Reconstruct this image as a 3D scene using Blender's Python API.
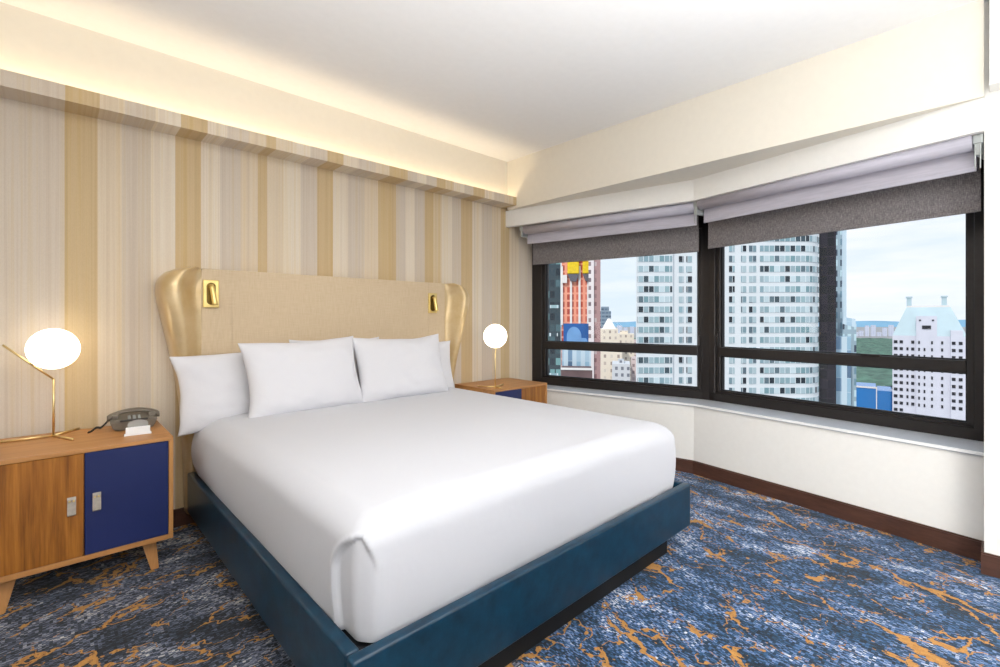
import bpy, bmesh, math, random
from mathutils import Vector, Matrix, noise
random.seed(7)
PI = math.pi
C = bpy.context.scene.collection
for o in list(bpy.data.objects): bpy.data.objects.remove(o)

# ------------------------------------------------------------ camera
EYE = 1.32
FX, FY = 0.687, 0.727          # forward in plan
RX, RY = 0.727, -0.687         # right in plan
cam_d = bpy.data.cameras.new('camera'); cam = bpy.data.objects.new('camera', cam_d); C.objects.link(cam)
cam_d.sensor_width = 36; cam_d.lens = 36*473/1000; cam_d.shift_y = -15.5/1000
cam_d.clip_start = .05; cam_d.clip_end = 30000
cam.location = (0, 0, EYE); cam.rotation_euler = (PI/2, 0, math.atan2(FY, FX) - PI/2)
bpy.context.scene.camera = cam
vs = bpy.context.scene.view_settings
vs.view_transform = 'Standard'; vs.look = 'None'; vs.gamma = 1; vs.use_curve_mapping = False; vs.exposure = 0.0

# ------------------------------------------------------------ sky
W = bpy.data.worlds.new('sky'); bpy.context.scene.world = W; W.use_nodes = True
n = W.node_tree.nodes; l = W.node_tree.links; n.clear()
wo = n.new('ShaderNodeOutputWorld'); bg = n.new('ShaderNodeBackground'); l.new(bg.outputs[0], wo.inputs[0])
tc = n.new('ShaderNodeTexCoord'); sp = n.new('ShaderNodeSeparateXYZ'); l.new(tc.outputs['Generated'], sp.inputs[0])
rp = n.new('ShaderNodeValToRGB'); l.new(sp.outputs[2], rp.inputs[0])
e = rp.color_ramp.elements
e[0].position = 0.0; e[0].color = (.72, .83, .93, 1); e[1].position = .55; e[1].color = (.50, .68, .90, 1)
mp = n.new('ShaderNodeMapping'); mp.inputs['Scale'].default_value = (1.6, 1.6, 9); l.new(tc.outputs['Generated'], mp.inputs[0])
nz = n.new('ShaderNodeTexNoise'); nz.inputs['Scale'].default_value = 2.2; nz.inputs['Detail'].default_value = 5; l.new(mp.outputs[0], nz.inputs['Vector'])
cr = n.new('ShaderNodeValToRGB'); cr.color_ramp.elements[0].position = .38; cr.color_ramp.elements[1].position = .68; l.new(nz.outputs['Fac'], cr.inputs[0])
mx = n.new('ShaderNodeMix'); mx.data_type = 'RGBA'; l.new(cr.outputs[0], mx.inputs[0]); l.new(rp.outputs[0], mx.inputs[6]); mx.inputs[7].default_value = (.90, .93, .97, 1)
l.new(mx.outputs[2], bg.inputs[0]); bg.inputs[1].default_value = 1.12

# ------------------------------------------------------------ sun, cove strip and added fill lights
def light(name, kind, loc, rot=(0,0,0), energy=10, col=(1,1,1), **k):
    d = bpy.data.lights.new(name, kind); d.energy = energy; d.color = col
    for a, b in k.items(): setattr(d, a, b)
    o = bpy.data.objects.new(name, d); C.objects.link(o); o.location = loc; o.rotation_euler = rot
    return o
sun = light('sun', 'SUN', (0,0,50), energy=2.4, col=(1,.97,.93), angle=.02)
sun.rotation_euler = Vector((.80, .12, -.80)).to_track_quat('-Z', 'Y').to_euler()
light('cove_strip_light', 'AREA', (.78, 3.475, 2.50), (PI, 0, 0), 8, (1, .82, .55), shape='RECTANGLE', size=5.3, size_y=.04)
light('overhead_fill_light', 'AREA', (.9, .2, 2.93), (0, 0, 0), 14, (1, .99, .98), shape='RECTANGLE', size=2.6, size_y=2.4)  # added fill shining down from the ceiling, no fixture behind it
light('rear_fill_light', 'AREA', (.2, -1.7, 2.0), Vector((.45,.85,.12)).to_track_quat('-Z','Y').to_euler(), 14, (.97, .985, 1), shape='RECTANGLE', size=2.4, size_y=1.4)  # added fill from behind the camera, not a lamp of the room
light('bay_fill_light', 'AREA', (1.65, -1.0, .95), Vector((2.1, 2.1, -.45)).to_track_quat('-Z','Y').to_euler(), 9, (1, .98, .95), shape='RECTANGLE', size=.9, size_y=.9, spread=1.5)  # added fill to brighten the low bay walls, no lamp body
light('ceiling_bounce_fill', 'AREA', (.65, -.55, 1.0), (PI, 0, 0), 150, (.975, .99, 1), shape='RECTANGLE', size=2.0, size_y=1.2, spread=2.5)  # added fill aimed up so the ceiling bounces light, source unseen

# ------------------------------------------------------------ materials
def srgb(r, g, b):
    f = lambda c: (c/255/12.92) if c/255 <= .04045 else ((c/255+.055)/1.055)**2.4
    return (f(r), f(g), f(b), 1)
class Mat:
    def __init__(s, name, col=(.8,.8,.8,1), rough=.5, metal=0, **k):
        s.m = bpy.data.materials.new(name); s.m.use_nodes = True
        s.n = s.m.node_tree.nodes; s.l = s.m.node_tree.links
        s.b = s.n['Principled BSDF']; s.b.inputs['Base Color'].default_value = col
        s.b.inputs['Roughness'].default_value = rough; s.b.inputs['Metallic'].default_value = metal
        for a, v in k.items(): s.b.inputs[a.replace('_', ' ')].default_value = v
        s.t = None
    def new(s, t, **k):
        x = s.n.new(t)
        for a, v in k.items(): setattr(x, a, v)
        return x
    def coord(s, scale=(1,1,1), rot=(0,0,0), loc=(0,0,0)):
        if not s.t: s.t = s.new('ShaderNodeTexCoord')
        m = s.new('ShaderNodeMapping'); s.l.new(s.t.outputs['Object'], m.inputs[0])
        m.inputs['Scale'].default_value = scale; m.inputs['Rotation'].default_value = rot; m.inputs['Location'].default_value = loc
        return m.outputs[0]
    def noise(s, vec, scale=5, detail=3, rough=.5, dist=0):
        x = s.new('ShaderNodeTexNoise'); s.l.new(vec, x.inputs['Vector'])
        x.inputs['Scale'].default_value = scale; x.inputs['Detail'].default_value = detail
        x.inputs['Roughness'].default_value = rough; x.inputs['Distortion'].default_value = dist
        return x.outputs['Fac']
    def ramp(s, fac, stops, interp='LINEAR'):
        x = s.new('ShaderNodeValToRGB'); s.l.new(fac, x.inputs[0]); r = x.color_ramp; r.interpolation = interp
        while len(r.elements) > 1: r.elements.remove(r.elements[-1])
        r.elements[0].position = stops[0][0]; r.elements[0].color = stops[0][1]
        for p, c in stops[1:]:
            q = r.elements.new(p); q.color = c
        return x.outputs[0]
    def mix(s, fac, a, b, mode='MIX'):
        x = s.new('ShaderNodeMix', data_type='RGBA', blend_type=mode)
        for i, v in ((0, fac), (6, a), (7, b)):
            if hasattr(v, 'is_linked'): s.l.new(v, x.inputs[i])
            else: x.inputs[i].default_value = v
        return x.outputs[2]
    def math(s, op, a, b=0, c=None):
        x = s.new('ShaderNodeMath', operation=op)
        for i, v in enumerate((a, b, c)):
            if v is None: continue
            if hasattr(v, 'is_linked'): s.l.new(v, x.inputs[i])
            else: x.inputs[i].default_value = v
        return x.outputs[0]
    def sep(s, vec):
        x = s.new('ShaderNodeSeparateXYZ'); s.l.new(vec, x.inputs[0]); return x.outputs
    def comb(s, a, b, c):
        x = s.new('ShaderNodeCombineXYZ')
        for i, v in enumerate((a, b, c)):
            if hasattr(v, 'is_linked'): s.l.new(v, x.inputs[i])
            else: x.inputs[i].default_value = v
        return x.outputs[0]
    def color(s, o): s.l.new(o, s.b.inputs['Base Color'])
    def bump(s, h, strength=.2, dist=.01):
        x = s.new('ShaderNodeBump'); x.inputs['Strength'].default_value = strength; x.inputs['Distance'].default_value = dist
        s.l.new(h, x.inputs['Height']); s.l.new(x.outputs[0], s.b.inputs['Normal'])
M = {}
def simple(key, col, rough=.5, metal=0, nscale=0, var=.06, bump=0, **k):
    m = Mat(key, col, rough, metal, **k)
    if nscale:
        f = m.noise(m.coord(), nscale, 4)
        d = tuple(c*(1-var) for c in col[:3])+(1,); u = tuple(min(1, c*(1+var)) for c in col[:3])+(1,)
        m.color(m.ramp(f, [(.3, d), (.7, u)]))
        if bump: m.bump(f, bump, .003)
    M[key] = m.m; return m
simple('painted plaster', srgb(241,239,234), .85, nscale=30, var=.012, bump=.04)
simple('ceiling paint', srgb(244,243,242), .9, nscale=20, var=.01)
simple('upper wall paint', srgb(234,227,213), .85, nscale=20, var=.012)
simple('sill white', srgb(192,195,201), .4, nscale=15, var=.02)
simple('bronze frame', srgb(46,42,41), .38, .35, nscale=40, var=.08)
simple('gasket', srgb(20,19,20), .6, nscale=40, var=.1)
simple('brass', srgb(240,214,140), .32, .85, nscale=10, var=.04)
simple('pale brass', srgb(236,210,150), .28, .9, nscale=10, var=.04)
simple('blue lacquer', srgb(26,40,94), .45, nscale=8, var=.05)
simple('leather tab', srgb(178,168,156), .55, nscale=80, var=.1, bump=.2)
simple('phone plastic', srgb(112,104,92), .38, nscale=60, var=.05)
simple('dark plastic', srgb(30,27,26), .45, nscale=60, var=.05)
simple('white card', srgb(245,245,244), .6, nscale=40, var=.02)
simple('black cord', srgb(22,20,20), .5, nscale=60, var=.1)
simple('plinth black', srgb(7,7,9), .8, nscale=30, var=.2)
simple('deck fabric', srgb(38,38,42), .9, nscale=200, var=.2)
simple('bracket grey', srgb(170,174,172), .4, .3, nscale=30, var=.05)
simple('mattress ticking', srgb(222,200,170), .85, nscale=90, var=.05, bump=.1)
# teal leather
m = Mat('teal leather', srgb(14,52,78), .30); f = m.noise(m.coord(), 14, 5, .6); g = m.noise(m.coord(), 260, 2)
m.color(m.ramp(f, [(.3, srgb(3,36,56)), (.7, srgb(10,60,84))])); m.bump(g, .12, .001); M['teal leather'] = m.m
# gold leather
m = Mat('gold leather', srgb(214,186,138), .30, .35, Coat_Weight=.25, Coat_Roughness=.2); f = m.noise(m.coord(), 5, 4, .6); g = m.noise(m.coord(), 220, 2)
m.color(m.ramp(f, [(.3, srgb(206,176,124)), (.7, srgb(224,200,158))])); m.bump(g, .08, .001); M['gold leather'] = m.m
# headboard fabric, fine vertical weave
m = Mat('gold woven fabric', srgb(210,188,148), .75); f = m.noise(m.coord((300,40,12)), 1, 2); g = m.noise(m.coord((12,40,300)), 1, 2)
m.color(m.mix(.5, m.ramp(f, [(.3, srgb(202,178,142)), (.7, srgb(222,201,170))]), m.ramp(g, [(.3, srgb(206,182,148)), (.7, srgb(220,199,168))])))
m.bump(f, .15, .001); M['gold woven fabric'] = m.m
# bed linen
m = Mat('white linen', srgb(207,208,214), .9, Sheen_Weight=.15); f = m.noise(m.coord(), 7, 3, .55); g = m.noise(m.coord((900,30,30)), 1, 1)
m.bump(m.math('ADD', m.math('MULTIPLY', f, .8), m.math('MULTIPLY', g, .05)), .22, .012); M['white linen'] = m.m
m = Mat('pillow cotton', srgb(224,223,227), .9, Sheen_Weight=.15); f = m.noise(m.coord(), 11, 3, .55)
m.bump(f, .25, .01); M['pillow cotton'] = m.m
# wood
def wood(key, a, b, c, axis='z', rough=.42, sc=1.0):
    m = Mat(key, a, rough)
    s = {'z': (26,26,1.6), 'x': (1.6,26,26), 'y': (26,1.6,26)}[axis]
    f = m.noise(m.coord(tuple(v*sc for v in s)), 1.0, 5, .6, .4)
    s2 = {'z': (120,120,4), 'x': (4,120,120), 'y': (120,4,120)}[axis]
    g = m.noise(m.coord(s2), 1.0, 3, .6)
    m.color(m.mix(.35, m.ramp(f, [(.3, a), (.5, b), (.7, c)]), m.ramp(g, [(.3, a), (.7, c)])))
    m.bump(g, .06, .001); M[key] = m.m
wood('oak', srgb(172,116,62), srgb(190,134,78), srgb(200,146,90), 'x')
wood('oak upright', srgb(176,122,66), srgb(192,136,78), srgb(204,150,92), 'z')
wood('walnut door', srgb(104,58,14), srgb(160,98,32), srgb(192,126,50), 'z', .4, 1.4)
wood('dark baseboard', srgb(62,38,28), srgb(82,52,40), srgb(94,62,48), 'y', .45)
wood('dark baseboard x', srgb(62,38,28), srgb(82,52,40), srgb(94,62,48), 'x', .45)
wood('bed base wood', srgb(100,72,40), srgb(120,88,54), srgb(140,104,66), 'z', .5)
# blinds
m = Mat('woven shade', srgb(118,112,112), .85); f = m.noise(m.coord((60,60,420)), 1, 3, .6); g = m.noise(m.coord((420,420,40)), 1, 2)
m.color(m.ramp(m.math('MULTIPLY', m.math('ADD', f, g), .5), [(.36, srgb(88,84,86)), (.5, srgb(122,117,118)), (.66, srgb(160,153,152))])); M['woven shade'] = m.m
m = Mat('sheer shade', srgb(205,200,210), .6, Transmission_Weight=0); g = m.noise(m.coord((8,8,90)), 1, 2)
m.color(m.ramp(g, [(.3, srgb(184,181,192)), (.7, srgb(196,192,203))])); M['sheer shade'] = m.m
# glowing globe
m = Mat('opal glass', (1,.98,.94,1), .3); m.b.inputs['Emission Color'].default_value = (1,.90,.74,1); m.b.inputs['Emission Strength'].default_value = 2.6; M['opal glass'] = m.m
# window glass
m = Mat('window glass'); m.n.remove(m.b); tr = m.new('ShaderNodeBsdfTransparent'); gl = m.new('ShaderNodeBsdfGlossy'); gl.inputs['Roughness'].default_value = .02
fr = m.new('ShaderNodeFresnel'); fr.inputs[0].default_value = 1.35; ms = m.new('ShaderNodeMixShader')
geo = m.new('ShaderNodeNewGeometry')
m.l.new(m.math('MULTIPLY', m.math('MULTIPLY', fr.outputs[0], .6), m.math('SUBTRACT', 1, geo.outputs['Backfacing'])), ms.inputs[0]); m.l.new(tr.outputs[0], ms.inputs[1]); m.l.new(gl.outputs[0], ms.inputs[2])
m.l.new(ms.outputs[0], m.n['Material Output'].inputs[0]); M['window glass'] = m.m
m = Mat('clear acrylic', srgb(205,205,200), .1, Alpha=.45); m.noise(m.coord(), 5, 1); M['clear acrylic'] = m.m
# wallpaper: bands of gold, cream and lilac grey, read along X
def wallpaper():
    m = Mat('striped wallpaper', (.7,.6,.5,1), .8)
    G, K, L, P, Y = srgb(214,190,150), srgb(228,213,191), srgb(219,207,193), srgb(235,224,208), srgb(224,205,172)
    gold = [(.041,.172),(.561,.703),(1.036,1.105),(1.459,1.585),(1.983,2.145),(2.444,2.532),(2.872,3.01),(3.406,3.52)]
    seq = [[K,L,P,L,K],[P,L,K,L,P],[K,P,L],[P,L,K,L],[L,P,L,K],[Y,P,L,P],[P,L,K,P],[K,L,P,L]]
    stops = [(0, K)]; x0 = 0
    LEN = 4.0
    cur = .172
    stops = [(0.0, L), (.041/LEN, G)]
    for i, (a, b) in enumerate(gold):
        nxt = gold[i+1][0] if i+1 < len(gold) else 4.0
        cs = seq[i][:3]
        stops.append((b/LEN, cs[0])); stops.append(((b+(nxt-b)*.30)/LEN, cs[1])); 
        if len(stops) < 31: stops.append(((b+(nxt-b)*.66)/LEN, cs[2]))
        if i+1 < len(gold) and len(stops) < 32: stops.append((nxt/LEN, G))
    v = m.sep(m.coord())
    fx = m.math('FRACT', m.math('ADD', m.math('MULTIPLY', v[0], 1/LEN), 0.0))
    base = m.ramp(fx, stops[:32], 'CONSTANT')
    f = m.noise(m.comb(m.math('MULTIPLY', v[0], 30), 0, m.math('MULTIPLY', v[2], .15)), 1, 4, .7)
    st = m.ramp(f, [(.25, srgb(226,217,208)), (.42, srgb(244,236,224)), (.5, srgb(252,249,244)), (.62, srgb(246,235,208)), (.75, srgb(230,222,213))])
    w = m.noise(m.coord((350,350,160)), 1, 1)
    ww = m.ramp(w, [(.3, (.94,.94,.94,1)), (.7, (1,1,1,1))])
    m.color(m.mix(1.0, m.mix(.72, base, m.mix(1.0, base, st, 'MULTIPLY')), ww, 'MULTIPLY'))
    m.bump(w, .08, .001); M['striped wallpaper'] = m.m
wallpaper()
# carpet
def carpet():
    m = Mat('patterned carpet', (.1,.2,.4,1), .95, Sheen_Weight=.1)
    v = m.sep(m.coord())
    q = lambda o, s: m.math('MULTIPLY', m.math('FLOOR', m.math('DIVIDE', o, s)), s)
    # the weave runs along X beside the wall of the bed and along Y below the window
    sel = m.math('GREATER_THAN', v[0], 1.3)
    def layer(along, across, seed):
        a, b = q(along, .009), q(across, .005)
        big = m.noise(m.comb(m.math('MULTIPLY', a, 1.1), m.math('MULTIPLY', b, 2.6), seed), 1.5, 4, .6, .6)
        wn = m.new('ShaderNodeTexWhiteNoise', noise_dimensions='3D'); m.l.new(m.comb(m.math('FLOOR', m.math('DIVIDE', along, .011)), m.math('FLOOR', m.math('DIVIDE', across, .0055)), seed), wn.inputs['Vector'])
        fine = m.noise(m.comb(m.math('MULTIPLY', a, 40), m.math('MULTIPLY', b, 110), seed+3), 1, 3, .75)
        mid = m.noise(m.comb(m.math('MULTIPLY', a, 4.5), m.math('MULTIPLY', b, 8.5), seed+9), 1, 4, .7)
        t = m.math('ADD', m.math('ADD', m.math('MULTIPLY', big, .40), m.math('MULTIPLY', mid, .44)), m.math('ADD', m.math('MULTIPLY', fine, .10), m.math('MULTIPLY', wn.outputs['Value'], .22)))
        dx = m.noise(m.comb(m.math('MULTIPLY', along, 3), m.math('MULTIPLY', across, 3), seed+5), 1, 4, .6)
        vo = m.new('ShaderNodeTexVoronoi', feature='DISTANCE_TO_EDGE'); vo.inputs['Scale'].default_value = 1
        m.l.new(m.comb(m.math('ADD', m.math('MULTIPLY', along, 4.0), m.math('MULTIPLY', dx, 4.2)), m.math('ADD', m.math('MULTIPLY', across, 5.4), m.math('MULTIPLY', dx, 3.6)), seed), vo.inputs['Vector'])
        vo2 = m.noise(m.comb(m.math('MULTIPLY', a, 4), m.math('MULTIPLY', b, 6), seed+20), 1, 3, .7)
        width = m.math('MULTIPLY', m.math('SUBTRACT', vo2, .44), .27)
        vein = m.math('LESS_THAN', vo.outputs['Distance'], m.math('ADD', width, m.math('MULTIPLY', m.math('SUBTRACT', wn.outputs['Value'], .5), .035)))
        return t, vein, fine
    t1, v1, f1 = layer(v[1], v[0], 2.3); t2, v2, f2 = layer(v[0], v[1], 7.7)
    blue = m.ramp(t1, [(.45, srgb(10,26,40)), (.535, srgb(12,46,70)), (.592, srgb(30,76,112)), (.64, srgb(72,104,150)), (.69, srgb(120,142,182)), (.745, srgb(222,226,230))])
    grey = m.ramp(t2, [(.45, srgb(14,20,28)), (.535, srgb(32,42,54)), (.592, srgb(64,74,92)), (.64, srgb(98,106,128)), (.69, srgb(144,148,160)), (.745, srgb(220,216,206))])
    base = m.mix(sel, grey, blue)
    vein = m.math('ADD', m.math('MULTIPLY', sel, v1), m.math('MULTIPLY', m.math('SUBTRACT', 1, sel), v2))
    og = m.ramp(f1, [(.3, srgb(158,108,50)), (.7, srgb(200,146,72))])
    m.color(m.mix(vein, base, og)); m.bump(m.math('ADD', f1, f2), .4, .004)
    M['patterned carpet'] = m.m
carpet()
# facades: a grid of windows, read on local x/y and z
def facade(key, cw, ch, fx, fz, wall, glass, rough=.35, zoff=0):
    m = Mat(key, wall, rough); v = m.sep(m.coord())
    s = m.math('ADD', v[0], v[1])
    a = m.math('DIVIDE', s, cw); b = m.math('DIVIDE', m.math('ADD', v[2], zoff), ch)
    ina = m.math('LESS_THAN', m.math('FRACT', m.math('ADD', a, 1000)), fx); inb = m.math('LESS_THAN', m.math('FRACT', m.math('ADD', b, 1000)), fz)
    wn = m.new('ShaderNodeTexWhiteNoise', noise_dimensions='3D'); m.l.new(m.comb(m.math('FLOOR', a), m.math('FLOOR', b), 3), wn.inputs['Vector'])
    k = len(glass); g = m.ramp(wn.outputs['Value'], [(i/k, c) for i, c in enumerate(glass)], 'CONSTANT')
    m.color(m.mix(m.math('MULTIPLY', ina, inb), wall, g)); M[key] = m.m
facade('ribbon panes', 1.55, 3.0, .90, .995, srgb(226,232,234), [srgb(160,182,188), srgb(134,160,168), srgb(186,202,206), srgb(92,110,118), srgb(150,170,176), srgb(60,76,84), srgb(118,150,156), srgb(196,212,216), srgb(150,176,180), srgb(38,48,56), srgb(170,190,196), srgb(136,162,168)], .2)
facade('small panes', 1.5, 3.0, .92, .99, srgb(210,216,220), [srgb(140,168,176), srgb(170,188,192), srgb(84,102,112), srgb(160,178,184), srgb(30,36,44), srgb(120,144,152), srgb(150,172,178)], .2)
facade('dark glass grid', 1.3, 2.6, .80, .62, srgb(52,66,72), [srgb(58,78,84), srgb(40,52,60), srgb(72,98,104), srgb(30,40,48), srgb(110,150,150), srgb(48,64,72)], .2)
facade('black glass grid', 1.9, 3.0, .93, .9, srgb(40,32,42), [srgb(20,15,24), srgb(26,20,32), srgb(14,12,18), srgb(36,30,40)], .15)
facade('lattice grid', 2.0, 4.2, .55, .6, srgb(150,170,180), [srgb(60,70,84), srgb(110,140,154), srgb(190,214,220)], .2)
facade('pale blue grid', 3.2, 5.0, .5, .97, srgb(196,214,224), [srgb(120,150,176), srgb(150,184,204), srgb(90,116,142), srgb(170,196,212)], .2)
facade('orange frame grid', 4.2, 3.4, .72, .74, srgb(232,158,132), [srgb(188,84,64), srgb(204,104,84), srgb(168,72,58), srgb(206,124,104)], .8)
facade('mauve brick grid', 3.0, 3.4, .5, .5, srgb(176,140,138), [srgb(130,96,98), srgb(150,120,122), srgb(196,180,178)], .8)
facade('pale brick grid', 2.6, 3.4, .45, .5, srgb(232,222,220), [srgb(150,130,130), srgb(190,176,174), srgb(120,108,112)], .8)
facade('cream stone grid', 5.0, 5.5, .35, .45, srgb(226,214,196), [srgb(160,146,136), srgb(190,176,164), srgb(208,198,184)], .85)
facade('pink stone grid', 4.4, 5.0, .4, .45, srgb(214,194,188), [srgb(150,132,130), srgb(186,168,164)], .85)
facade('grey stone grid', 4.0, 4.6, .45, .5, srgb(206,208,210), [srgb(120,124,132), srgb(160,164,170)], .85)
facade('slate blue grid', 4.0, 4.0, .8, .5, srgb(130,146,160), [srgb(90,110,130), srgb(70,88,106)], .4)
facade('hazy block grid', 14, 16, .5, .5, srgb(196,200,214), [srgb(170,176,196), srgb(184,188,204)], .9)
simple('blue curtain glass', srgb(44,118,184), .25, nscale=.05, var=.1)
simple('white tower cladding', srgb(218,222,224), .6, nscale=.2, var=.03)
simple('hotel stone', srgb(212,212,222), .8, nscale=.3, var=.03)
simple('copper roof', srgb(178,198,204), .6, nscale=.2, var=.05)
simple('black opening', srgb(28,28,36), .3, nscale=2, var=.1)
simple('yellow netting', srgb(228,196,28), .7, nscale=1, var=.1)
simple('grey netting', srgb(96,96,104), .8, nscale=1, var=.1)
simple('billboard blue', srgb(32,92,160), .6, nscale=.1, var=.12)
simple('billboard light', srgb(110,156,204), .6, nscale=.2, var=.08)
simple('white concrete', srgb(226,222,218), .8, nscale=.3, var=.04)
simple('rust roof', srgb(104,84,84), .85, nscale=.2, var=.2)
simple('city ground', srgb(150,148,148), .9, nscale=.01, var=.1)
simple('tree canopy', srgb(78,108,92), .95, nscale=.035, var=.45)
simple('lawn', srgb(160,180,140), .95, nscale=.004, var=.15)
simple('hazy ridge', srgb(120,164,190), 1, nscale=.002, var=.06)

# ------------------------------------------------------------ helpers
def obj(name, bm, mat, parent=None, smooth=False, loc=None, rot=None):
    me = bpy.data.meshes.new(name)
    if isinstance(bm, tuple): me.from_pydata(bm[0], [], bm[1])
    else:
        bmesh.ops.recalc_face_normals(bm, faces=bm.faces[:]); bm.to_mesh(me); bm.free()
    me.materials.append(M[mat] if isinstance(mat, str) else mat)
    if smooth:
        for p in me.polygons: p.use_smooth = True
    o = bpy.data.objects.new(name, me); C.objects.link(o)
    if parent: o.parent = parent
    if loc: o.location = loc
    if rot: o.rotation_euler = rot
    return o
def tag(o, label, cat, group=None, kind=None):
    o['label'] = label; o['category'] = cat
    if group: o['group'] = group
    if kind: o['kind'] = kind
    return o
def thing(name, label, cat, loc=(0,0,0), rz=0, group=None):
    o = bpy.data.objects.new(name, None); C.objects.link(o); o.empty_display_size = .1
    o.location = loc; o.rotation_euler = (0,0,rz)
    return tag(o, label, cat, group)
def struct(name, bm, mat, parent=None, label=None, cat=None, **k):
    o = obj(name, bm, mat, parent, **k)
    if not parent: o['kind'] = 'structure'
    if label: o['label'] = label
    if cat: o['category'] = cat
    return o
def box(bm, a, b, bev=0, seg=2, mat=None):
    """axis aligned box from corner a to corner b, optional matrix, bevelled"""
    c = [(a[i]+b[i])/2 for i in range(3)]; s = [abs(b[i]-a[i]) for i in range(3)]
    mtx = Matrix.Translation(c) @ Matrix.Diagonal((s[0], s[1], s[2], 1))
    if mat: mtx = mat @ mtx
    r = bmesh.ops.create_cube(bm, size=1, matrix=mtx); vs_ = r['verts']
    if bev:
        es = list({e for v in vs_ for e in v.link_edges})
        bmesh.ops.bevel(bm, geom=es, offset=bev, segments=seg, affect='EDGES', profile=.5)
    return bm
def B(a, b, bev=0, seg=2, mat=None): return box(bmesh.new(), a, b, bev, seg, mat)
def prism(bm, pts, z0, z1):
    lo = [bm.verts.new((x, y, z0)) for x, y in pts]; hi = [bm.verts.new((x, y, z1)) for x, y in pts]
    k = len(pts)
    bm.faces.new(lo); bm.faces.new(hi)
    for i in range(k): bm.faces.new((lo[i], lo[(i+1)%k], hi[(i+1)%k], hi[i]))
    return bm
def tube(bm, pts, r, seg=12, cap=True, rads=None):
    pts = [Vector(p) for p in pts]; rings = []; up = Vector((0,0,1)); prev = None
    for i, p in enumerate(pts):
        d = (pts[min(i+1, len(pts)-1)] - pts[max(i-1, 0)]).normalized()
        if prev is None:
            a = up if abs(d.dot(up)) < .9 else Vector((1,0,0)); x = d.cross(a).normalized()
        else:
            x = (prev - d*prev.dot(d)).normalized()
        prev = x; y = d.cross(x); rr = rads[i] if rads else r
        rings.append([bm.verts.new(p + x*math.cos(2*PI*j/seg)*rr + y*math.sin(2*PI*j/seg)*rr) for j in range(seg)])
    for i in range(len(rings)-1):
        for j in range(seg): bm.faces.new((rings[i][j], rings[i][(j+1)%seg], rings[i+1][(j+1)%seg], rings[i+1][j]))
    if cap: bm.faces.new(rings[0]); bm.faces.new(rings[-1])
    return bm
def T(pts, r, seg=12, rads=None): return tube(bmesh.new(), pts, r, seg, True, rads)
def sphere(bm, c, r, sc=(1,1,1), seg=40):
    bmesh.ops.create_uvsphere(bm, u_segments=seg, v_segments=seg//2, radius=r, matrix=Matrix.Translation(c) @ Matrix.Diagonal((sc[0],sc[1],sc[2],1)))
    return bm
def sstep(a, b, x):
    t = max(0, min(1, (x-a)/(b-a))); return t*t*(3-2*t)

# ------------------------------------------------------------ room shell
YW = 3.59; ZC = 2.95; XS = 3.45; XP = 3.50; YP = .058; XL = -1.9; YB = -2.3
LW = [(3.645, YW), (3.957, 1.79), (3.67, YP)]          # lower wall under the sill
FR = [(3.883, YW), (4.24, 1.81), (3.98, YP)]            # window frame, room side
FA = [(3.475, YW), (3.80, 1.72), (3.46, YP)]           # fascia over the blinds
SILL = .591; HEAD = 2.28
struct('floor', prism(bmesh.new(), [(XL-.1,YB-.1),(XS+.3,YB-.1),(XS+.3,YP),LW[2],LW[1],LW[0],(3.645,YW+.15),(XL-.1,YW+.15)], -.06, 0), 'patterned carpet', label='blue and grey abstract carpet with ochre veins', cat='carpet')
struct('ceiling', B((XL-.1,YB-.1,ZC),(4.5,YW+.15,ZC+.1)), 'ceiling paint')
struct('wall_back', B((XL-.1,YW,0),(4.1,YW+.15,2.50)), 'striped wallpaper')
struct('wall_upper_back', B((XL-.1,3.54,2.50),(4.45,YW+.15,ZC)), 'upper wall paint')
struct('wall_left', B((XL-.1,YB,0),(XL,YW,ZC)), 'painted plaster')
struct('wall_front', B((XL,YB-.1,0),(XS+.6,YB,ZC)), 'painted plaster')
# pier at the right end of the bay
struct('wall_right', prism(bmesh.new(), [(XP,YB),(XP+.65,YB),(XP+.95,-.1),(XP+.62,YP),(XP,YP)], 0, ZC), 'painted plaster')
struct('trim_1', B((3.385,YB,2.48),(XP+.001,YP-.02,ZC)), 'painted plaster')
# walls under the sill
def seg_wall(a, b, z0, z1, th, name, mat):
    a = Vector(a); b = Vector(b); d = (b-a).normalized(); nrm = Vector((-d.y, d.x))
    if nrm.x < 0: nrm = -nrm
    return struct(name, prism(bmesh.new(), [tuple(a), tuple(b), tuple(b+nrm*th), tuple(a+nrm*th)], z0, z1), mat)
seg_wall(LW[0], LW[1], 0, SILL-.02, .30, 'wall_bay_left', 'painted plaster')
seg_wall(LW[1], LW[2], 0, SILL-.02, .30, 'wall_bay_right', 'painted plaster')
# sill board
def off(p, dx): return (p[0]+dx, p[1])
struct('trim_2', prism(bmesh.new(), [off(LW[0],-.012), off(LW[1],-.012), off(LW[2],-.012), (FR[2][0]+.1,YP), (FR[1][0]+.1,1.81), (FR[0][0]+.1,YW)], SILL-.022, SILL), 'sill white')
struct('trim_7', prism(bmesh.new(), [off(LW[0],-.020), off(LW[1],-.020), off(LW[2],-.020), off(LW[2],-.0121), off(LW[1],-.0121), off(LW[0],-.0121)], SILL-.016, SILL+.001), 'white card')
# straight soffit and bay shaped fascia
struct('trim_3', prism(bmesh.new(), [(XS,YP),(4.4,YP),(4.4,3.54),(XS,3.54)], 2.45, ZC), 'upper wall paint')
struct('trim_4', prism(bmesh.new(), [FA[0],FA[1],FA[2],off(FA[2],.05),off(FA[1],.05),off(FA[0],.05)], HEAD, 2.45), 'painted plaster')
struct('wall_bay_head', prism(bmesh.new(), [off(FR[0],0.0),off(FR[1],0.0),off(FR[2],0.0),off(FR[2],.2),off(FR[1],.2),off(FR[0],.2)], 2.34, 2.45), 'painted plaster')
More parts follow.
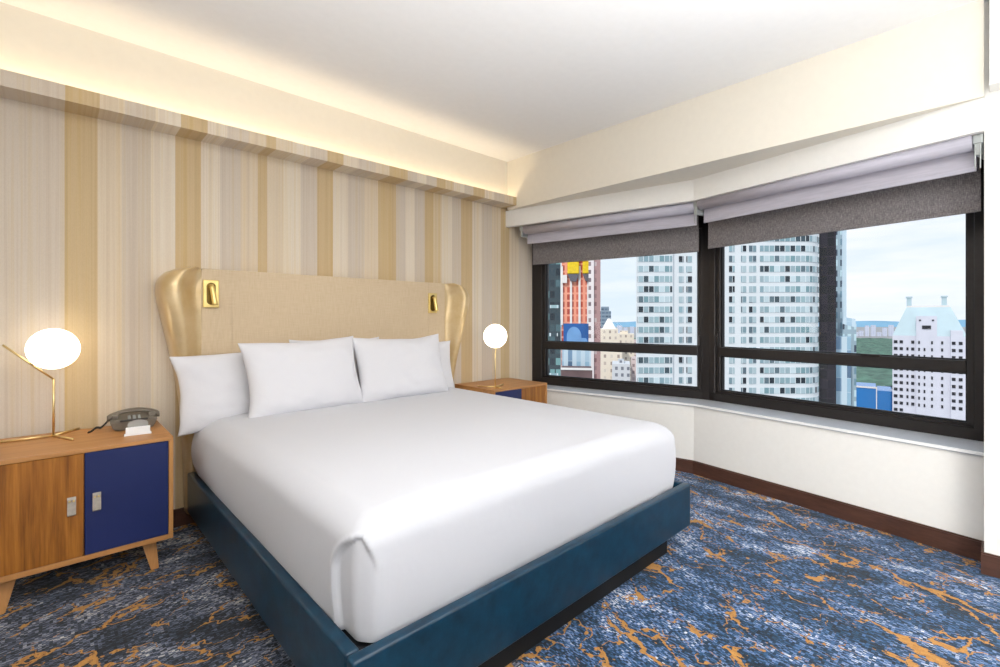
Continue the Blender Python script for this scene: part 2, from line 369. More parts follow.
# wallpapered moulding with the cove behind its lip
bm = bmesh.new(); box(bm, (XL,3.405,2.474), (3.449,3.425,2.556)); box(bm, (XL,3.425,2.474), (3.449,YW,2.492))
struct('trim_5', bm, 'striped wallpaper')
# baseboards
def base_seg(a, b, name, mat):
    a = Vector(a); b = Vector(b); d = (b-a).normalized(); nrm = Vector((-d.y, d.x))
    if nrm.x > 0: nrm = -nrm
    bm = prism(bmesh.new(), [tuple(a), tuple(b), tuple(b+nrm*.016), tuple(a+nrm*.016)], 0, .102)
    prism(bm, [tuple(a), tuple(b), tuple(b+nrm*.010), tuple(a+nrm*.010)], .102, .110)
    return struct(name, bm, mat)
base_seg(LW[0], LW[1], 'baseboard_bay_left', 'dark baseboard')
base_seg(LW[1], LW[2], 'baseboard_bay_right', 'dark baseboard')
bm = B((XP-.016,YB,0),(XP,YP+.012,.102)); box(bm, (XP-.010,YB,.102),(XP,YP+.012,.110)); box(bm, (XP,YP,0),(3.66,YP+.012,.11))
struct('baseboard_right', bm, 'dark baseboard')
struct('baseboard_back', B((XL,YW-.016,0),(3.62,YW,.11)), 'dark baseboard x')
struct('baseboard_left', B((XL,YB,0),(XL+.016,YW-.02,.11)), 'dark baseboard')
struct('baseboard_front', B((XL+.02,YB,0),(XS-.02,YB+.016,.11)), 'dark baseboard x')

# ------------------------------------------------------------ windows
def frame_local(a, b):
    """matrix: local x along a->b, local y outward, z up, origin a"""
    a = Vector(a); b = Vector(b); d = (b-a).normalized(); nrm = Vector((-d.y, d.x))
    if nrm.x < 0: nrm = -nrm
    mt = Matrix(((d.x, nrm.x, 0, a.x), (d.y, nrm.y, 0, a.y), (0,0,1,0), (0,0,0,1)))
    return mt, (b-a).length
def window(name, a, b, g0, g1, hinge_at_start):
    mt, L = frame_local(a, b)
    Z0, Z1, T0, T1, G0, G1 = SILL, 2.36, .986, 1.062, .684, 2.10
    bm = bmesh.new()
    bx = lambda x0, x1, y0, y1, z0, z1, bv=.004: box(bm, (x0,y0,z0), (x1,y1,z1), bv, 1)
    # outer frame, stepping back towards the glass
    bx(.0, g0-.035, 0, .12, Z0, Z1); bx(g1+.035, L, 0, .12, Z0, Z1); bx(.0, L, 0, .12, Z0, Z0+.075); bx(.0, L, 0, .12, G1+.03, Z1)
    r = struct(name, bm, 'bronze frame'); r.matrix_world = mt
    bm2 = bmesh.new()
    for x0, x1, z0, z1 in ((g0-.04, g0, Z0+.07, G1+.04), (g1, g1+.04, Z0+.07, G1+.04), (g0-.04, g1+.04, Z0+.07, G0), (g0-.04, g1+.04, G1, G1+.04)):
        box(bm2, (x0,.022,z0), (x1,.10,z1), .003, 1)
    obj('sash_frame', bm2, 'bronze frame', r)
    obj('transom', B((g0-.002,.012,T0),(g1+.002,.10,T1), .005, 2), 'bronze frame', r)
    bm3 = bmesh.new()
    for z0, z1 in ((G0, T0), (T1, G1)):
        for x0, x1, q0, q1 in ((g0, g0+.008, z0, z1), (g1-.008, g1, z0, z1), (g0, g1, z0, z0+.008), (g0, g1, z1-.008, z1)):
            box(bm3, (x0,.045,q0), (x1,.07,q1))
    obj('gasket', bm3, 'gasket', r)
    obj('glass_pane', B((g0+.004,.055,G0+.004),(g1-.004,.063,T0-.002)), 'window glass', r)
    obj('glass_pane', B((g0+.004,.055,T1+.002),(g1-.004,.063,G1-.004)), 'window glass', r)
    # casement handle and lock plates
    hx = g0-.02 if hinge_at_start else g1+.02
    hb = B((hx-.012,.004,T1+.02),(hx+.012,.022,T1+.14), .004, 2); tube(hb, [(hx,.006,T1+.10),(hx,-.022,T1+.10),(hx,-.022,T1+.01)], .007, 8)
    obj('handle', hb, 'bronze frame', r)
    lk = B(((g0+g1)/2+.25,.004,T1-.004),((g0+g1)/2+.36,.02,T1+.01), .003, 1); obj('latch', lk, 'bronze frame', r)
    return mt, L
def along(a, b, y): # length along a->b at world y
    t = (a[1]-y)/(a[1]-b[1]); return t*math.dist(a, b)
window('window_1', FR[0], FR[1], along(FR[0],FR[1],3.435), along(FR[0],FR[1],1.883), False)
window('window_2', FR[1], FR[2], along(FR[1],FR[2],1.69), along(FR[1],FR[2],.145), True)
struct('trim_6', prism(bmesh.new(), [(4.235,1.86),(4.235,1.76),(4.36,1.73),(4.36,1.89)], SILL, 2.36), 'bronze frame')

# ------------------------------------------------------------ roller blinds
def blind(name, a, b, x0, x1, yoff, hem, mat, roll_r, zr, label, over):
    """local frame along the fascia; yoff = distance behind the fascia"""
    mt, L = frame_local(a, b)
    t = thing(name, label, 'roller blind'); t.matrix_world = mt @ Matrix.Translation((x0, yoff, hem))
    w = x1-x0; H = zr-hem
    obj('roller', T([(0,0,H),(w,0,H)], roll_r, 28), mat, t, smooth=True)
    fy = -roll_r if over else roll_r
    # cloth with a slight belly
    V, F = [], []; NX, NZ = 40, 14
    for layer in (0, .0012):
        for j in range(NZ+1):
            for i in range(NX+1):
                z = .012 + (H-.012)*j/NZ; x = w*i/NX
                V.append((x, fy + layer + .0015*math.sin(x*5+z*9), z))
    k = (NX+1)*(NZ+1)
    for s in (0, k):
        for j in range(NZ):
            for i in range(NX):
                q = s+j*(NX+1)+i; F.append((q,q+1,q+NX+2,q+NX+1) if s else (q+NX+1,q+NX+2,q+1,q))
    obj('shade_cloth', (V, F), mat, t, smooth=True)
    obj('hem_bar', B((0,fy-.006,0),(w,fy+.008,.026), .005, 3), mat, t)
    return t, mt
L1 = math.dist(FA[0], FA[1]); L2 = math.dist(FA[1], FA[2])
blind('sheer_blind', FA[0], FA[1], .185, L1-.01, .09, 2.098, 'sheer shade', .046, 2.242, 'pale lilac short outer blind over the window beside the globe lamp', False)
blind('woven_blind', FA[0], FA[1], .165, L1-.03, .245, 1.893, 'woven shade', .030, 2.25, 'taupe woven blind over the left window next to the headboard wall', False)
blind('sheer_blind', FA[1], FA[2], .012, L2-.055, .07, 2.104, 'sheer shade', .046, 2.252, 'pale lilac short outer blind over the window nearest the camera', False)
blind('woven_blind', FA[1], FA[2], -.03, L2-.065, .205, 1.905, 'woven shade', .030, 2.25, 'charcoal woven blind over the right window nearest the camera', False)
def bracket(a, b, x, yoff, label, chain):
    mt, L = frame_local(a, b)
    t = thing('blind_bracket', label, 'bracket'); t.matrix_world = mt @ Matrix.Translation((x, yoff, 2.20))
    bm = B((-.012,-.05,-.03),(.012,.085,.078), .006, 2); box(bm, (-.02,-.055,.03),(.02,-.03,.078), .005, 2)
    obj('bracket_plate', bm, 'bracket grey', t)
    obj('roller_cap', T([(-.018,0,.05),(.018,0,.05)], .036, 20), 'bracket grey', t)
    if chain:
        obj('bead_chain', T([(-.010,-.052,.03),(-.010,-.052,-.10)], .003, 6), 'bracket grey', t)
        obj('bead_chain', T([(.010,-.052,.03),(.010,-.052,-.10)], .003, 6), 'bracket grey', t)
bracket(FA[0], FA[1], .165, .10, 'small dark blind bracket in the corner beside the striped wall', False)
bracket(FA[1], FA[2], -.010, .09, 'grey blind bracket with two chains where the two windows meet', True)
bracket(FA[1], FA[2], L2-.032, .09, 'grey blind bracket at the far right by the white pier', True)

# ------------------------------------------------------------ bed
X0, X1, YF = .602, 2.676, 1.228; XC = (X0+X1)/2
bed = thing('bed', 'king bed with teal leather frame and gold winged headboard', 'bed', (XC, 2.3, 0))
def lb(a, b, *k, **q):  # box in bed-local coordinates given world corners
    return B((a[0]-XC,a[1]-2.3,a[2]), (b[0]-XC,b[1]-2.3,b[2]), *k, **q)
RZ0, RZ1 = .122, .364
obj('side_rail', lb((X0,YF+.0462,RZ0),(X0+.045,3.45,RZ1), .010, 4), 'teal leather', bed, True)
obj('side_rail', lb((X1-.045,YF+.0462,RZ0),(X1,3.45,RZ1), .010, 4), 'teal leather', bed, True)
obj('foot_rail', lb((X0,YF,RZ0),(X1,YF+.045,RZ1), .010, 4), 'teal leather', bed, True)
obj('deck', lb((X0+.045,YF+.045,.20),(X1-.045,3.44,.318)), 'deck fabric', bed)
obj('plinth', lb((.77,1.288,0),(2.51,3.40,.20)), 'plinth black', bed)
# headboard
HY = 3.478
def hw(z):  # half width of the outline
    P = [(.08,1.035),(.5,1.045),(.80,1.066),(1.0,1.095),(1.11,1.118),(1.27,1.15),(1.40,1.176),(1.475,1.186),(1.53,1.184),(1.57,1.168),(1.60,1.14),(1.62,1.10),(1.634,1.03)]
    for (z0, w0), (z1, w1) in zip(P, P[1:]):
        if z <= z1:
            t = (z-z0)/(z1-z0); return w0+(w1-w0)*t
    return P[-1][1]
def bulge(z):
    return .028 + .095*sstep(.75, 1.45, z)*(1-.25*sstep(1.5,1.634,z))
SE = .955
hp = obj('headboard', lb((XC-SE,HY,.10),(XC+SE,YW-.005,1.634), .003, 2), 'gold woven fabric', bed, True)
for s in (-1, 1): obj('seam', T([(s*.78, HY-2.3-.0002, .3), (s*.78, HY-2.3-.0002, 1.628)], .0014, 6), 'gold woven fabric', hp)
def wing(s):
    V, F = [], []; NZ = 90; NS = 60
    for j in range(NZ+1):
        z = .10 + (1.634-.10)*j/NZ; w = hw(z); a = max(SE+.002, w-.205); b = bulge(z)
        if z > 1.60: pass
        tz = max(0, (z-1.60)/.034)       # roll of the upper rim
        rim = .016*(1-math.sqrt(max(0, 1-tz*tz)))
        for i in range(NS+1):
            q = i/NS
            if q < .25:
                x = SE + (a-SE)*q/.25; y = HY
            else:
                u = (q-.25)/.75                       # 0..1 across the ear
                ang = u
                x = a + (w-a)*(1-(1-u)**1.7)
                f = math.sin(PI*min(1, u/.86)**1.15*.5)**2 if u < .86 else 1
                fwd = b*math.sin(PI*min(1,u*1.02)**.95)**1.3 if u < .5 else b
                crest = .42
                if u < crest: fwd = b*sstep(0, crest, u)
                else:
                    k = (u-crest)/(1-crest); fwd = b - (b+.075)*(1-math.sqrt(max(0,1-k**2.3)))
                y = HY - fwd
            # rumpled leather
            y += .004*noise.noise(Vector((x*9*s, z*5, 2.1)))*min(1, q*3)*sstep(.6, 1.1, z)
            V.append((s*x, y-2.3+rim, z - (0)))
        # back edge to the wall
        V.append((s*(w-.03), YW-.006-2.3, z))
        V.append((s*SE, YW-.006-2.3, z))
    k = NS+3
    for j in range(NZ):
        for i in range(k-1):
            q = j*k+i; F.append((q,q+1,q+k+1,q+k) if s > 0 else (q+k,q+k+1,q+1,q))
    F.append(tuple(range(k))); F.append(tuple(NZ*k+i for i in range(k)))
    bm = bmesh.new(); me = bpy.data.meshes.new('t'); me.from_pydata(V, [], F); bm.from_mesh(me); bpy.data.meshes.remove(me)
    o = obj('wing', bm, 'gold leather', hp, True); o['label'] = 'gold leather wing'
    md = o.modifiers.new('bev', 'BEVEL'); md.width = .01; md.segments = 3; md.limit_method = 'ANGLE'; md.angle_limit = 1.2
    return o
wing(-1); wing(1)

# mattress and the tucked white bedspread
BX0, BX1, BY0, BY1 = .652, 2.632, 1.294, 3.40
mt_ = obj('mattress', B((BX0+.03,BY0+.04,.319),(BX1-.03,3.44,.66), .05, 5), 'mattress ticking', None, True)
tag(mt_, 'cream mattress side showing beside the headboard under the white bedspread', 'mattress')
def spread():
    V, F = [], []
    prof = []
    ZB, ZT = .338, .722; R = .10
    for k in range(26): prof.append((0, ZB + (ZT-R-ZB)*k/26))
    for k in range(15):
        a = PI/2*k/14; prof.append((R*(1-math.cos(a)), ZT-R+R*math.sin(a)))
    for k in range(1, 27):
        t = k/26; prof.append((R + .80*t, ZT + .018*math.sin(PI/2*t)))
    cx, cy = (BX0+BX1)/2, (BY0+BY1)/2; HX, HYY = (BX1-BX0)/2, (BY1-BY0)/2
    def ring(inset, z):
        hx, hy = HX-inset, HYY-inset*1.0
        r = max(.012, .062 - inset*.3); r = min(r, hx*.9, hy*.9)
        pts = []; per = [('l', 110), ('c', 14)]
        # start at left side rear, go to foot-left corner, foot, right, head
        def line(p, q, n_): return [(p[0]+(q[0]-p[0])*i/n_, p[1]+(q[1]-p[1])*i/n_) for i in range(n_)]
        def arc(c, a0, n_): return [(c[0]+r*math.cos(a0+PI/2*i/n_), c[1]+r*math.sin(a0+PI/2*i/n_)) for i in range(n_)]
        pts += line((-hx, hy-r), (-hx, -hy+r+.25), 110) if hy-r > -hy+r+.25 else line((-hx, hy-r), (-hx, -hy+r), 110)
        pts += line((-hx, -hy+r+.25) if hy-r > -hy+r+.25 else (-hx,-hy+r), (-hx, -hy+r), 50)
        pts += arc((-hx+r, -hy+r), PI, 24)
        pts += line((-hx+r, -hy), (hx-r, -hy), 110)
        pts += arc((hx-r, -hy+r), 1.5*PI, 20)
        pts += line((hx, -hy+r), (hx, hy-r), 110)
        pts += arc((hx-r, hy-r), 0, 12)
        pts += line((hx-r, hy), (-hx+r, hy), 60)
        pts += arc((-hx+r, hy-r), .5*PI, 12)
        return pts
    for inset, z in prof:
        for (x, y) in ring(inset, z):
            zz = z; wx, wy = x+cx, y+cy
            side = inset < .099
            dx = dy = 0
            if side:
                h = (z-ZB)/(ZT-ZB)
                # outward normal of the rounded rectangle
                rr = max(.012, .062 - inset*.3); qx = max(0, abs(x)-(HX-inset-rr)); qy = max(0, abs(y)-(HYY-inset-rr))
                nl = math.hypot(qx, qy) or 1; nx = math.copysign(qx/nl, x); ny = math.copysign(qy/nl, y)
                fade = 1 - inset/.10
                head = sstep(1.9, 3.2, wy) if abs(ny) < .9 else 0
                out = ((.016+.034*head)*math.sin(PI*min(1, h*1.02)**.9) + .006*noise.noise(Vector((wx*2.2, wy*2.2, z*3))))*fade
                zt = .668 - 2.6*max(0, x+HX-.022)
                if nx < -.02 or (x < -HX+.22 and wy < BY0+.1):
                    if z < zt:
                        t = min(1, (zt-z)/.13); ye = BY0 + .020 + .110*math.sin(PI/2*t)**.85
                        ft = 1 - sstep(-HX+.012, -HX+.075, x)
                        side_pos = wy if x < -HX+.09 else BY0
                        out -= .017*(1-sstep(ye-.003, ye+.007, side_pos))*ft*sstep(0, .018, zt-z)
                        if x < -HX+.09: out += .006*math.exp(-((wy-ye-.016)/.012)**2)
                if x > HX-.09 and wy < BY0+.24 and z < .62 and nx > .5:
                    ye = BY0 + .03 + .08*math.sin(PI/2*min(1,(.62-z)/.16))
                    out -= .010*(1-sstep(ye-.004, ye+.006, wy))
                dx, dy = nx*out, ny*out
            else:
                zz += .006*noise.noise(Vector((wx*1.6, wy*1.6, .5))) + .0035*noise.noise(Vector((wx*5, wy*3, 4)))
            # rises a little at the pillows, sinks at the head corners
            zz -= .012*sstep(.25, 0, min(x+HX, HX-x))*sstep(ZT-R, ZT, z)
            V.append((wx+dx-cx, wy+dy-cy, zz))
    k = len(ring(0, 0)); n_ = len(prof)
    for j in range(n_-1):
        for i in range(k):
            a = j*k+i; b = j*k+(i+1)%k; F.append((a, b, b+k, a+k))
    F.append(tuple((n_-1)*k+i for i in range(k)))
    o = obj('bedspread', (V, F), 'white linen', None, True, loc=(cx, cy, 0))
    return tag(o, 'smooth white bedspread tucked over the king mattress', 'bedspread')
spread()

# pillows
def pillow(w, h, th, loc, lean, rz, label, seed, tilt=0, group=None):
    V, F = [], []; N = 44; NV = 34
    for s in (-1, 1):
        for j in range(NV+1):
            for i in range(N+1):
                u = -1+2*i/N; v = -1+2*j/NV
                u = math.copysign(1-(1-abs(u))**1.35, u); v = math.copysign(1-(1-abs(v))**1.35, v)
                px = 1-.085*(1-v*v)*abs(u)**3; pz = 1-(.10 if v > 0 else .03)*(1-u*u)*abs(v)**3
                e = (max(0, 1-abs(u)**3.2)*max(0, 1-abs(v)**3.0))
                t = th/2*(e**.52)*(1 - .22*v)
                wr = .010*noise.noise(Vector((u*2.2+seed, v*2.2, seed*1.7))) + .006*noise.noise(Vector((u*5+seed, v*4, 3)))
                ed = min(1, 4*(1-abs(u)))*min(1, 4*(1-abs(v)))
                # small puckers running in from the seam
                pk = .004*math.sin(u*26+seed)*max(0, 1-4*(1-abs(v)))*(1-abs(v))*4
                x = w/2*u*px + .006*noise.noise(Vector((v*2, seed, u*3)))*abs(u); z = h/2*v*pz + .012*noise.noise(Vector((u*1.8, seed+5, v)))*abs(v)
                V.append((x, s*(t + wr*ed + pk), z))
    k = (N+1)*(NV+1)
    for s in (0, 1):
        for j in range(NV):
            for i in range(N):
                q = s*k+j*(N+1)+i; F.append((q,q+1,q+N+2,q+N+1) if s == 0 else (q+N+1,q+N+2,q+1,q))
    bm = bmesh.new(); me = bpy.data.meshes.new('t'); me.from_pydata(V, [], F); bm.from_mesh(me); bpy.data.meshes.remove(me)
    bmesh.ops.remove_doubles(bm, verts=bm.verts[:], dist=.0006)
    o = obj('pillow', bm, 'pillow cotton', None, True)
    o.matrix_world = Matrix.Translation(loc) @ Matrix.Rotation(rz, 4, 'Z') @ Matrix.Rotation(-lean, 4, 'X') @ Matrix.Rotation(tilt, 4, 'Y')
    return tag(o, label, 'pillow', group)
PG = 'white pillows along the headboard'
pillow(.80, .47, .14, (.910,3.335,.885), .20, .0, 'white back pillow at the left end, hanging over the mattress side', 1.3, -.05, PG)
pillow(.80, .45, .14, (2.185,3.345,.905), .20, .0, 'white back pillow at the right end, beside the far globe lamp', 4.1, .02, PG)
pillow(.70, .46, .08, (1.545,3.385,.942), .12, .0, 'white middle pillow mostly hidden, only its top edge showing', 8.2, 0, PG)
pillow(.77, .50, .17, (1.216,3.155,.942), .30, .02, 'white front left pillow, full face showing left of centre', 2.7, -.035, PG)
pillow(.78, .50, .17, (1.955,3.165,.944), .30, -.02, 'white front right pillow, full face showing right of centre', 6.6, .0, PG)

# ------------------------------------------------------------ reading lights on the headboard
def reading(x, z, label, sx):
    t = thing('reading_light', label, 'reading light', (x, HY-.003, z), 0, 'brass reading lights on the headboard')
    bm = B((-.045,-.010,-.088),(.045,.002,.088), .004, 2)
    obj('wall_plate', bm, 'brass', t)
    # recessed track shown as a dark rounded slot with a rim
    sl = bmesh.new(); pts = []
    for k in range(24):
        a = 2*PI*k/24; cx = 0; cz = .045 if math.sin(a) > 0 else -.045
        pts.append((.026*math.cos(a), cz+.026*math.sin(a)))
    fr = [sl.verts.new((p[0], -.0125, p[1])) for p in pts]; bk = [sl.verts.new((p[0], -.009, p[1])) for p in pts]
    sl.faces.new(fr)
    for k in range(24): sl.faces.new((fr[k], fr[(k+1)%24], bk[(k+1)%24], bk[k]))
    o = obj('track', sl, 'gasket', t); o.data.materials[0] = M['track bronze']
    obj('lamp_arm', T([(0,-.013,.050),(0,-.032,.050)], .009, 14), 'brass', t, True)
    obj('lamp_head', T([(-.004*sx,-.034,.056),(-.002*sx,-.040,.040),(.012*sx,-.048,-.060),(.012*sx,-.048,-.072)], .0155, 20, rads=[.010,.0145,.0155,.0185]), 'brass', t, True)
simple('track bronze', srgb(120,98,50), .35, .9, nscale=20, var=.1)
reading(.735, 1.475, 'brass swivel reading light at the left end of the headboard', 1)
reading(2.455, 1.452, 'brass swivel reading light at the right end of the headboard', 1)

# ------------------------------------------------------------ nightstands
def nightstand(x0, x1, blue_right, label):
    y0, y1, zt, zb = 3.0, 3.545, .696, .160; xm = (x0+x1)/2
    t = thing('nightstand', label, 'nightstand', (xm, (y0+y1)/2, 0), 0, 'nightstands')
    hw_ = (x1-x0)/2; hd = (y1-y0)/2; pt = .020
    obj('top', B((-hw_,-hd,zt-.020),(hw_,hd,zt), .002, 2), 'oak', t)
    bm = B((-hw_,-hd,zb),(-hw_+pt,hd,zt-.0201), .002, 1); obj('side_panel', bm, 'oak upright', t)
    obj('side_panel', B((hw_-pt,-hd,zb),(hw_,hd,zt-.0201), .002, 1), 'oak upright', t)
    obj('bottom_panel', B((-hw_+pt,-hd,zb),(hw_-pt,hd,zb+.024), .002, 1), 'oak', t)
    obj('back_panel', B((-hw_+pt,hd-.012,zb+.024),(hw_-pt,hd,zt-.0201)), 'oak', t)
    def door(a, b, mat, hxs):
        d = obj('door', B((a+.0015,-hd+.004,zb+.0255),(b-.0015,-hd+.022,zt-.0215), .0015, 1), mat, t)
        d['label'] = 'deep blue lacquered door' if mat == 'blue lacquer' else 'wood grained door'
        hm = bmesh.new(); hy = -hd
        # leather strap folded at the top and hanging down
        P = [(-.002,.045),(-.010,.048),(-.014,.038),(-.015,.0),(-.016,-.034),(-.010,-.040),(-.003,-.034),(-.002,.0),(-.002,.045)]
        for s in (0,):
            L_ = [hm.verts.new((hxs-.0155, hy+p[0], .432+p[1])) for p in P[:-1]]; R_ = [hm.verts.new((hxs+.0155, hy+p[0], .432+p[1])) for p in P[:-1]]
            k = len(L_); hm.faces.new(L_); hm.faces.new(R_)
            for i in range(k): hm.faces.new((L_[i], L_[(i+1)%k], R_[(i+1)%k], R_[i]))
        h = obj('handle', hm, 'leather tab', d); h['label'] = 'grey leather tab handle with brass rivets'
        rv = bmesh.new()
        for s in (-1, 1): tube(rv, [(hxs+s*.007, hy-.013, .462), (hxs+s*.007, hy-.018, .462)], .0045, 10)
        obj('rivet', rv, 'brass', h)
    door(-hw_+pt, 0, 'blue lacquer' if not blue_right else 'walnut door', -.045)
    door(0, hw_-pt, 'walnut door' if not blue_right else 'blue lacquer', .045)
    for sx in (-1, 1):
        for sy in (-1, 1):
            bm = bmesh.new(); cx, cy = sx*(hw_-.098), sy*(hd-.10); fx, fy = cx+sx*.026, cy+sy*.035
            tp = [bm.verts.new((cx+a*.032, cy+b*.022, zb)) for a, b in ((-1,-1),(1,-1),(1,1),(-1,1))]
            bt = [bm.verts.new((fx+a*.017, fy+b*.015, 0)) for a, b in ((-1,-1),(1,-1),(1,1),(-1,1))]
            bm.faces.new(tp); bm.faces.new(bt)
            for i in range(4): bm.faces.new((tp[i], tp[(i+1)%4], bt[(i+1)%4], bt[i]))
            bmesh.ops.bevel(bm, geom=bm.edges[:], offset=.003, segments=2, affect='EDGES')
            obj('leg', bm, 'oak upright', t)
nightstand(-.245, .462, True, 'oak nightstand with wooden left door and deep blue right door')
nightstand(2.762, 3.462, False, 'oak nightstand beyond the bed under the far globe lamp')

# ------------------------------------------------------------ globe lamps
def globe_lamp(x, y, az, label, base_dirs):
    z0 = .696
    t = thing('table_lamp', label, 'table lamp', (x, y, z0), 0)
    r = .1070; d = (math.cos(az), math.sin(az)); zk = .302       # elbow height
    bm = bmesh.new()
    tube(bm, [(0,0,.006),(0,0,zk)], .0052, 12)
    tube(bm, [(0,0,zk),(d[0]*.185,d[1]*.185,zk+.187)], .0052, 12)
    sphere(bm, (0,0,zk), .0056, seg=12)
    obj('stem', bm, 'pale brass', t, True)
    bb = bmesh.new()
    for (a, L_) in base_dirs:
        tube(bb, [(0,0,.0062),(L_*math.cos(a), L_*math.sin(a), .0062)], .0060, 10)
    obj('base', bb, 'pale brass', t, True)
    # the globe rests on the slanted rod, over the stem
    zc = zk + (r+.006)*math.sqrt(2)
    g = obj('globe', sphere(bmesh.new(), (0,0,zc), r, seg=56), 'opal glass', t, True); g['label'] = 'glowing opal glass globe'
    obj('socket', T([(d[0]*.083,d[1]*.083,zk+.083),(d[0]*.070,d[1]*.070,zk+.096)], .010, 12), 'pale brass', t, True)
globe_lamp(0.002, 3.42, PI, 'lit globe lamp on bent brass rod beside the telephone', [(PI, .20), (math.radians(50), .16), (math.radians(-68), .19)])
globe_lamp(2.885, 3.115, math.radians(38), 'lit globe lamp on the far nightstand near the window', [(math.radians(120), .17), (math.radians(22), .17), (math.radians(-100), .10)])

# ------------------------------------------------------------ telephone
def phone():
    t = thing('telephone', 'taupe desk telephone with curved handset on the left nightstand', 'telephone', (.335, 3.40, .6965), math.radians(-4))
    bm = bmesh.new()
    # flared tray body
    def loft(secs):
        rings = [[bm.verts.new(p) for p in s] for s in secs]
        for a, b in zip(rings, rings[1:]):
            for i in range(len(a)): bm.faces.new((a[i], a[(i+1)%len(a)], b[(i+1)%len(a)], b[i]))
        bm.faces.new(rings[0]); bm.faces.new(rings[-1])
    R = lambda hx, y0, y1, za, zb: [(-hx,y0,za),(hx,y0,za),(hx,y1,zb),(-hx,y1,zb)]
    loft([R(.078,-.07,.075,0,0), R(.092,-.078,.08,.014,.014), R(.106,-.082,.085,.052,.068), R(.100,-.076,.080,.060,.076)])
    bmesh.ops.bevel(bm, geom=bm.edges[:], offset=.004, segments=2, affect='EDGES')
    obj('body', bm, 'phone plastic', t)
    for s in (-1, 1):
        obj('cradle', B((s*.082-.016,-.045,.055),(s*.082+.016,.035,.086), .006, 2), 'phone plastic', t)
    obj('faceplate', B((-.062,-.078,.058),(.062,.062,.066), .003, 2, Matrix.Rotation(.10, 4, 'X')), 'dark plastic', t)
    for r in range(4):
        for c in range(3):
            obj('key', B((-.028+c*.022,-.064+r*.018,.066),(-.014+c*.022,-.053+r*.018,.072), .002, 1, Matrix.Rotation(.10, 4, 'X')), 'bracket grey', t)
    hs = bmesh.new(); N = 24; prev = None
    for i in range(N+1):
        u = -1+2*i/N; x = .118*u; zt = .112-.030*abs(u)**2.0; th = .025+.014*sstep(.55, .95, abs(u)); hwid = .024+.006*sstep(.6, .95, abs(u))
        sh = 1 if abs(u) < .97 else .82
        ring = [hs.verts.new((x, -.005+hwid*math.cos(a)*sh, zt-th/2+th/2*math.sin(a)*sh)) for a in [2*PI*k/14 for k in range(14)]]
        if prev:
            for k in range(14): hs.faces.new((prev[k], prev[(k+1)%14], ring[(k+1)%14], ring[k]))
        else: hs.faces.new(ring)
        prev = ring
    hs.faces.new(prev)
    obj('handset', hs, 'phone plastic', t, True)
    pts = []
    for i in range(160):
        u = i/159; a = u*2*PI*16
        cx = -.112-.085*u; cz = .045*max(0,1-2.2*u)**1.5+.010+.007*math.sin(max(0,u-.4)*9); cy = .0+.03*math.sin(u*4)
        pts.append((cx, cy+.0055*math.cos(a), cz+.0055*math.sin(a)))
    obj('coiled_cord', T(pts, .0022, 6), 'black cord', t, True)
phone()
def cards():
    t = thing('card_holder', 'small holder of white cards in front of the telephone', 'card holder', (.332, 3.185, .696), math.radians(-6))
    obj('tray', B((-.058,-.026,0),(.058,.026,.004), .001, 1), 'white card', t)
    obj('front_lip', B((-.058,-.026,.004),(.058,-.023,.012), .001, 1), 'white card', t)
    bm = bmesh.new()
    for k in range(6): box(bm, (-.052+.001*(k%2),-.018+k*.004,.004),(.052+.001*(k%2),-.0155+k*.004,.036+.002*(k%3)))
    obj('card_stack', bm, 'white card', t)
    pts = [(.044*math.cos(a), .052+.024*math.sin(a)) for a in [PI*k/12 for k in range(13)]]
    bb = bmesh.new(); f = [bb.verts.new((p[0], .012, p[1])) for p in [(-.044,.006)]+pts[::-1]+[(.044,.006)]]; b = [bb.verts.new((v.co.x, .016, v.co.z)) for v in f]
    bb.faces.new(f); bb.faces.new(b)
    for i in range(len(f)): bb.faces.new((f[i], f[(i+1)%len(f)], b[(i+1)%len(f)], b[i]))
    obj('back_plate', bb, 'clear acrylic', t)
cards()

# ------------------------------------------------------------ the city outside
GZ = -150.0; RZc = math.atan2(RY, RX)
def at(d, lat, z=GZ): return (d*FX+lat*RX, d*FY+lat*RY, z)
def bldg(name, d, u0, u1, label, cat='building', group=None, square=False):
    """thing whose local x spans the facade; returns (thing, half width, metres per pixel, z of image row)"""
    k = d/473; c = ((u0+u1)/2-500)*k
    th = 0 if square else math.atan2(c, d); cs = math.cos(th)
    t = thing(name, label, cat, at(d, c, GZ), RZc-th, group)
    hwid = (u1-u0)*k/2*cs
    zf = lambda v: EYE+(318-v)*k-GZ
    xf = lambda u: (u-(u0+u1)/2)*k*cs
    return t, hwid, k, zf, xf
# white tower seen through both windows
t, hw_, k, zf, xf = bldg('apartment_tower', 140, 636, 818, 'white apartment tower with ribbon windows seen through both windows', square=True)
def tower_outline(off_, u_from=None, u_to=None):
    xl, xr = xf(636), xf(818); R = 9.0; pts = []
    a, b = xf(758), xr+4.4
    pts.append((xl-off_+6, 16)); pts.append((xl-off_, -off_)); pts.append((xf(673), -off_)); pts.append((xf(673), .9-off_)); pts.append((xf(697), .9-off_)); pts.append((xf(697),-off_))
    pts.append((xf(722), -off_)); pts.append((a, -off_))
    for i in range(13):
        q = i/12*PI/2; pts.append((b-R+(R+off_)*math.sin(q), R-(R+off_)*math.cos(q)))
    pts.append((b+off_, 12)); return pts
obj('tower_wall', prism(bmesh.new(), tower_outline(0), 60, 215), 'white tower cladding', t)
FLH = 10.15*k
vrow = 205
rows = [205+10.15*i for i in range(22)]
